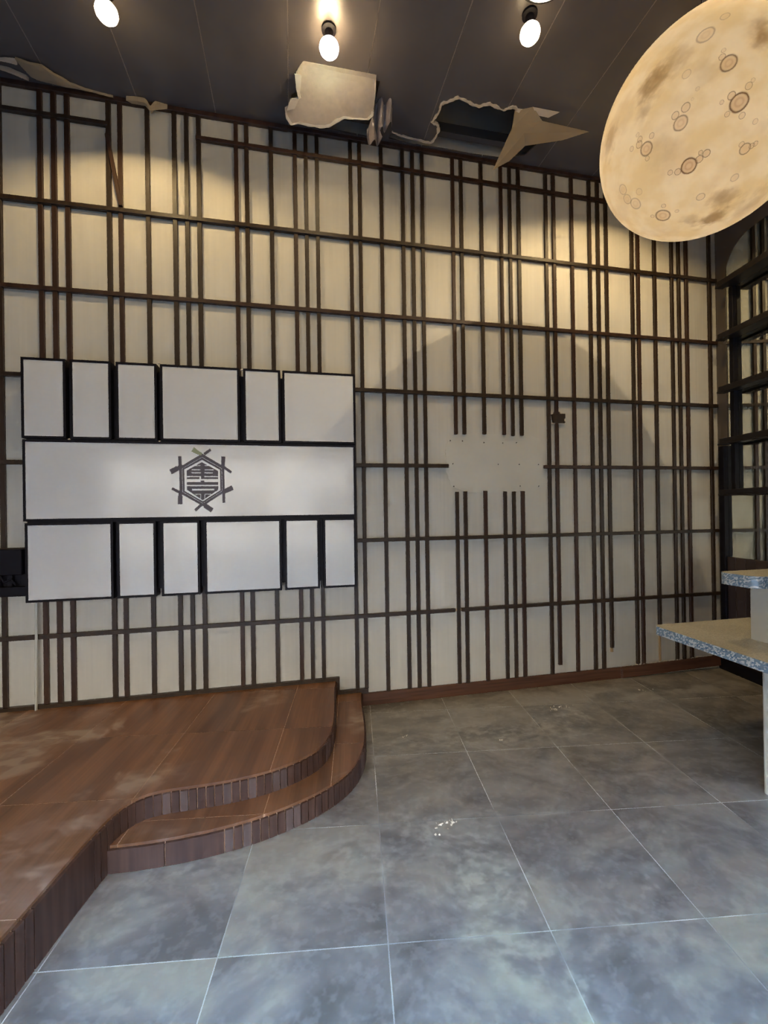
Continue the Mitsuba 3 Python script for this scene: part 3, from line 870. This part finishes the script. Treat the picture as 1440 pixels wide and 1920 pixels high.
for sl_ in (slice(4, 62),):
    pts = rr[sl_]
    v, f = [], []
    for i, q in enumerate(pts):
        k_ = float(meshkit.fbm([[q[0] * 30, q[1] * 30, 3.0]], 3)[0])
        cen = np.array([0.32, -0.38])
        d = (cen - q) / np.linalg.norm(cen - q)
        a, b = q - d * 0.004, q + d * (0.003 + 0.013 * k_)
        za, zb = z1(*q) - 0.003 - 0.010 * k_, z1(*b) - 0.0025
        v += [(a[0], a[1], za), (b[0], b[1], zb), (a[0], a[1], za + 0.012 + 0.008 * k_), (b[0], b[1], zb + 0.006)]
        if i:
            o = 4 * i
            for p_, q_ in ((0, 1), (1, 3), (3, 2), (2, 0)):
                f += [(o + p_ - 4, o + q_ - 4, o + q_), (o + p_ - 4, o + q_, o + p_)]
    m_ = trimesh.Trimesh(v, f, process=False)
    m_.fix_normals()
    rag.append(m_)
add('peeled_ceiling_board__torn_rim', trimesh.util.concatenate(rag), 'torn_paper')
labels['peeled_ceiling_board__torn_rim'] = {'label': 'whiter torn paper rim'}
# two curled scraps on its left edge
for pts in ([(0.054, -0.47), (0.100, -0.47), (0.097, -0.43), (0.083, -0.355), (0.064, -0.402)], [(-0.004, -0.300), (0.026, -0.355), (0.085, -0.365), (0.055, -0.315)]):
    add('peeled_ceiling_board__curled_scrap', warp_sheet(sg.Polygon(pts), lambda x, y: z1(x, y) - 0.014 - 0.10 * abs(x - 0.07) * 0.5, 0.004, 0.012, 2), 'torn_paper')

# crumpled strip of paper and foil hanging right of it
cp = [(0.658, 4.60), (0.70, 4.585), (0.754, 4.565), (0.775, 4.465), (0.734, 4.446), (0.676, 4.404), (0.691, 4.343), (0.65, 4.316), (0.586, 4.317), (0.579, 4.412), (0.629, 4.5), (0.643, 4.60)]


def crumple(poly, y_of, thick, step):
    m_ = warp_sheet(poly, y_of, thick, step, 0)
    v = np.array(m_.vertices)
    m_ = trimesh.Trimesh(np.column_stack([v[:, 0], v[:, 2], v[:, 1]]), m_.faces, process=False)
    m_.fix_normals()
    return m_


def yfold(x, z):
    return -0.30 - 0.55 * max(0, z - 4.47) + 0.035 * math.sin(x * 95 + z * 9) + 0.05 * float(meshkit.fbm([[x * 22, z * 14, 2.0]], 3)[0] - 0.5)


k = add('crumpled_strip', crumple(sg.Polygon(cp), yfold, 0.003, 0.012), 'crumpled_foil')
tag(k, 'crumpled grey strip hanging from the ceiling right of the peeled board', 'torn strip')

# star-shaped flap of board folded down from the hole
def plate(pts, thick=0.008):
    pts = np.array(pts, float)
    n = np.cross(pts[1] - pts[0], pts[2] - pts[0])
    n /= np.linalg.norm(n)
    if n[2] < 0:
        n = -n
    k_ = len(pts)
    tri = [(0, i, i + 1) for i in range(1, k_ - 1)]
    v = np.vstack([pts, pts + n * thick])
    f = [t for t in tri] + [(t[0] + k_, t[2] + k_, t[1] + k_) for t in tri]
    for i in range(k_):
        j = (i + 1) % k_
        f += [(i, i + k_, j + k_), (i, j + k_, j)]
    m_ = trimesh.Trimesh(v, f, process=False)
    m_.fix_normals()
    return m_


A, B, C = (1.682, -0.48, 4.573), (1.805, -0.535, 4.574), (2.03, -0.534, 4.574)
D, Ep, Fp = (1.90, -0.50, 4.515), (2.307, -0.50, 4.502), (1.80, -0.42, 4.375)
G, H, I = (1.676, -0.40, 4.255), (1.538, -0.40, 4.165), (1.672, -0.455, 4.462)
J = (1.765, -0.47, 4.425)
labels['hanging_board_flap'] = {'label': 'tan star-shaped flap of board hanging from the ceiling hole', 'category': 'ceiling board'}
add('hanging_board_flap__upper_lobe', trimesh.util.concatenate([plate([I, A, B, D]), plate([I, D, J])]), 'board_card')
add('hanging_board_flap__right_lobe', trimesh.util.concatenate([plate([J, D, Ep]), plate([J, Ep, (2.10, -0.46, 4.435)]), plate([J, (2.10, -0.46, 4.435), Fp])]), 'board_card')
add('hanging_board_flap__lower_lobe', trimesh.util.concatenate([plate([I, J, H]), plate([J, G, H]), plate([J, Fp, G])]), 'board_card')
k = add('hanging_board_flap__white_tip', trimesh.util.concatenate([plate([(1.80, -0.54, 4.566), C, (1.95, -0.50, 4.548)], 0.006), plate([(1.80, -0.54, 4.566), (1.95, -0.50, 4.548), (1.84, -0.505, 4.546)], 0.006), plate([A, (1.72, -0.50, 4.562), (1.70, -0.47, 4.53)], 0.005)]), 'torn_paper')
labels[k] = {'label': 'white paper tip'}
# torn strip at the left end of the ceiling edge
t1 = sg.Polygon([(-1.74, -0.20), (-1.68, -0.195), (-1.59, -0.185), (-1.545, -0.145), (-1.47, -0.085), (-1.34, -0.045), (-1.22, -0.033), (-1.48, -0.062), (-1.62, -0.075), (-1.70, -0.095), (-1.722, -0.14)])
labels['torn_ceiling_strip'] = {'label': 'torn brownish strip of ceiling board hanging at the upper left corner', 'category': 'ceiling board'}
add('torn_ceiling_strip__sheet', warp_sheet(t1, lambda x, y: 4.552 - 0.03 * float(meshkit.fbm([[x * 9, y * 9, 4.0]], 3)[0] - 0.5), 0.018, 0.02, 4), 'board_card')
t2 = sg.Polygon([(-1.86, -0.175), (-1.80, -0.190), (-1.735, -0.195), (-1.745, -0.165), (-1.79, -0.172)])
t3 = sg.Polygon([(-1.90, -0.125), (-1.82, -0.122), (-1.735, -0.085), (-1.73, -0.065), (-1.80, -0.095)])
add('torn_ceiling_strip__paper_scrap', warp_sheet(t2, lambda x, y: 4.550, 0.018, 0.02, 5), 'torn_paper')
add('torn_ceiling_strip__paper_scrap', warp_sheet(t3, lambda x, y: 4.545, 0.024, 0.02, 6), 'board_paper')
t4 = sg.Polygon([(-1.13, -0.05), (-1.05, -0.06), (-0.97, -0.055), (-0.86, -0.036), (-0.95, -0.03), (-1.0, -0.031), (-1.1, -0.031)])
k = add('torn_ceiling_scrap', warp_sheet(t4, lambda x, y: 4.538 - 0.05 * max(0, 1 - abs(x + 0.97) / 0.03), 0.034, 0.015, 7), 'board_card')
tag(k, 'small torn scrap at the wall top right of the upper left lamp', 'torn scrap')

# ------------------------------------------------------------------ right wall: mirror, shelves, planks
rr_ = 0.30
s0, s1, mz0, mz1 = 0.118, 2.3, 1.083, 4.035
mp = sg.box(s0 + rr_, mz0, s1, mz1).union(sg.box(s0, mz0, s1, mz1 - rr_)).union(sg.Point(s0 + rr_, mz1 - rr_).buffer(rr_, 48))
k = add('wall_mirror', rprism(mp, 0.0, 0.006), 'mirror_silver')
tag(k, 'large round-cornered wall mirror behind the black shelves', 'mirror')
for i in range(24):
    add('wall_right__plank', rbox(0.10 + 0.1 * i + 0.0012, 0.20 + 0.1 * i - 0.0012, 0.0, 0.022, 0.10, 1.083, 0.002), 'plank_brown' if i % 2 else 'plank_brown_dark')
scene['baseboard_side'] = mikit.ply(rbox(0.03, 2.5, 0.0, 0.05, 0.0, 0.10), 'black_metal')
struct('baseboard_side', 'black plinth along the right wall')
labels['shelf_rack'] = {'label': 'black open shelf rack fixed to the mirror on the right wall', 'category': 'shelf'}
for z in (3.59, 3.103, 2.614, 2.132, 1.660):
    k = add('shelf_rack__shelf_board', rbox(0.192, 1.7, 0.006, 0.160, z + 0.016, z + 0.058, 0.003), 'black_shelf')
    add(k + '__front_lip', rbox(0.183, 1.7, 0.090, 0.169, z, z + 0.016, 0.002), 'black_shelf')
for a in (0.195, 1.2):
    add('shelf_rack__post', rbox(a, a + 0.045, 0.006, 0.048, 1.70, 3.60, 0.003), 'black_metal')
add('shelf_rack__corner_post', rbox(0.055, 0.115, 0.0, 0.045, 0.10, 2.14, 0.003), 'black_metal')

# ------------------------------------------------------------------ bar counter at the right edge
labels['bar_counter'] = {'label': 'terrazzo bar counter with a raised ledge on white pillars at the right', 'category': 'counter'}


def rounded(x0, x1, y0, y1, r):
    return rect(x0 + r, x1 - r, y0 + r, y1 - r).buffer(r, 12)


low_slab = sg.Polygon([(2.41, -0.955), (2.445, -0.922), (3.62, -0.922), (3.36, -2.35), (2.34, -2.35), (2.374, -1.69)]).buffer(-0.01).buffer(0.01, 6)
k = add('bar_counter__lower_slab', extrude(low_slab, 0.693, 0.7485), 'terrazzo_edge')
add(k + '__top_surface', extrude(low_slab.buffer(-0.003), 0.7485, 0.750), 'terrazzo_top')
up_slab = sg.Polygon([(2.53, -1.520), (3.5, -1.520), (3.55, -1.285), (2.53, -1.285)]).buffer(-0.06).buffer(0.06, 10)
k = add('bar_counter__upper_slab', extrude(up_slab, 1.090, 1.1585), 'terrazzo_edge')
add(k + '__top_surface', extrude(up_slab.buffer(-0.003), 1.1585, 1.160), 'terrazzo_top')
add('bar_counter__ledge_pillar', extrude(rounded(2.715, 3.35, -1.47, -1.335, 0.012), 0.750, 1.090), 'white_paint')
add('bar_counter__leg', extrude(rounded(2.478, 2.74, -1.80, -1.572, 0.02), 0.0, 0.693), 'white_paint')
add('bar_counter__leg', extrude(rounded(3.05, 3.30, -1.80, -1.572, 0.02), 0.0, 0.693), 'white_paint')

# ------------------------------------------------------------------ crumbs of plaster
cr_ = []
spots = [(0.707, -1.407, 10, 0.035), (0.748, -1.409, 12, 0.025), (0.656, -1.472, 4, 0.008), (0.664, -1.427, 3, 0.006), (2.041, -0.399, 16, 0.06), (1.973, -0.43, 8, 0.03), (0.742, -0.546, 6, 0.02), (1.35, -0.75, 4, 0.02), (2.9, -0.30, 5, 0.05)]
for cx, cy, n_, sp in spots:
    for _ in range(n_):
        s_ = rng.uniform(0.002, 0.0065)
        b_ = trimesh.creation.icosphere(subdivisions=0, radius=s_)
        b_.vertices *= rng.uniform(0.5, 1.3, 3)
        b_.apply_translation([cx + rng.normal(0, sp), cy + rng.normal(0, sp * 0.4), s_ * 0.4])
        cr_.append(b_)
k = add('plaster_crumbs', trimesh.util.concatenate(cr_), 'crumb')
tag(k, 'white crumbs of plaster scattered on the grey floor', 'crumbs', kind='stuff')
cr_ = []
for _ in range(90):
    u = rng.random()
    s_ = rng.uniform(0.003, 0.008)
    b_ = trimesh.creation.icosphere(subdivisions=0, radius=s_)
    b_.vertices *= rng.uniform(0.5, 1.2, 3)
    b_.apply_translation([2.96 + 1.05 * u, -0.010 - 0.012 * rng.random() - 0.012 * u, 0.106 + 0.026 * u + s_ * 0.3])
    cr_.append(b_)
k = add('baseboard_crumbs', trimesh.util.concatenate(cr_), 'crumb')
tag(k, 'line of plaster crumbs lying on top of the loose baseboard', 'crumbs', kind='stuff')
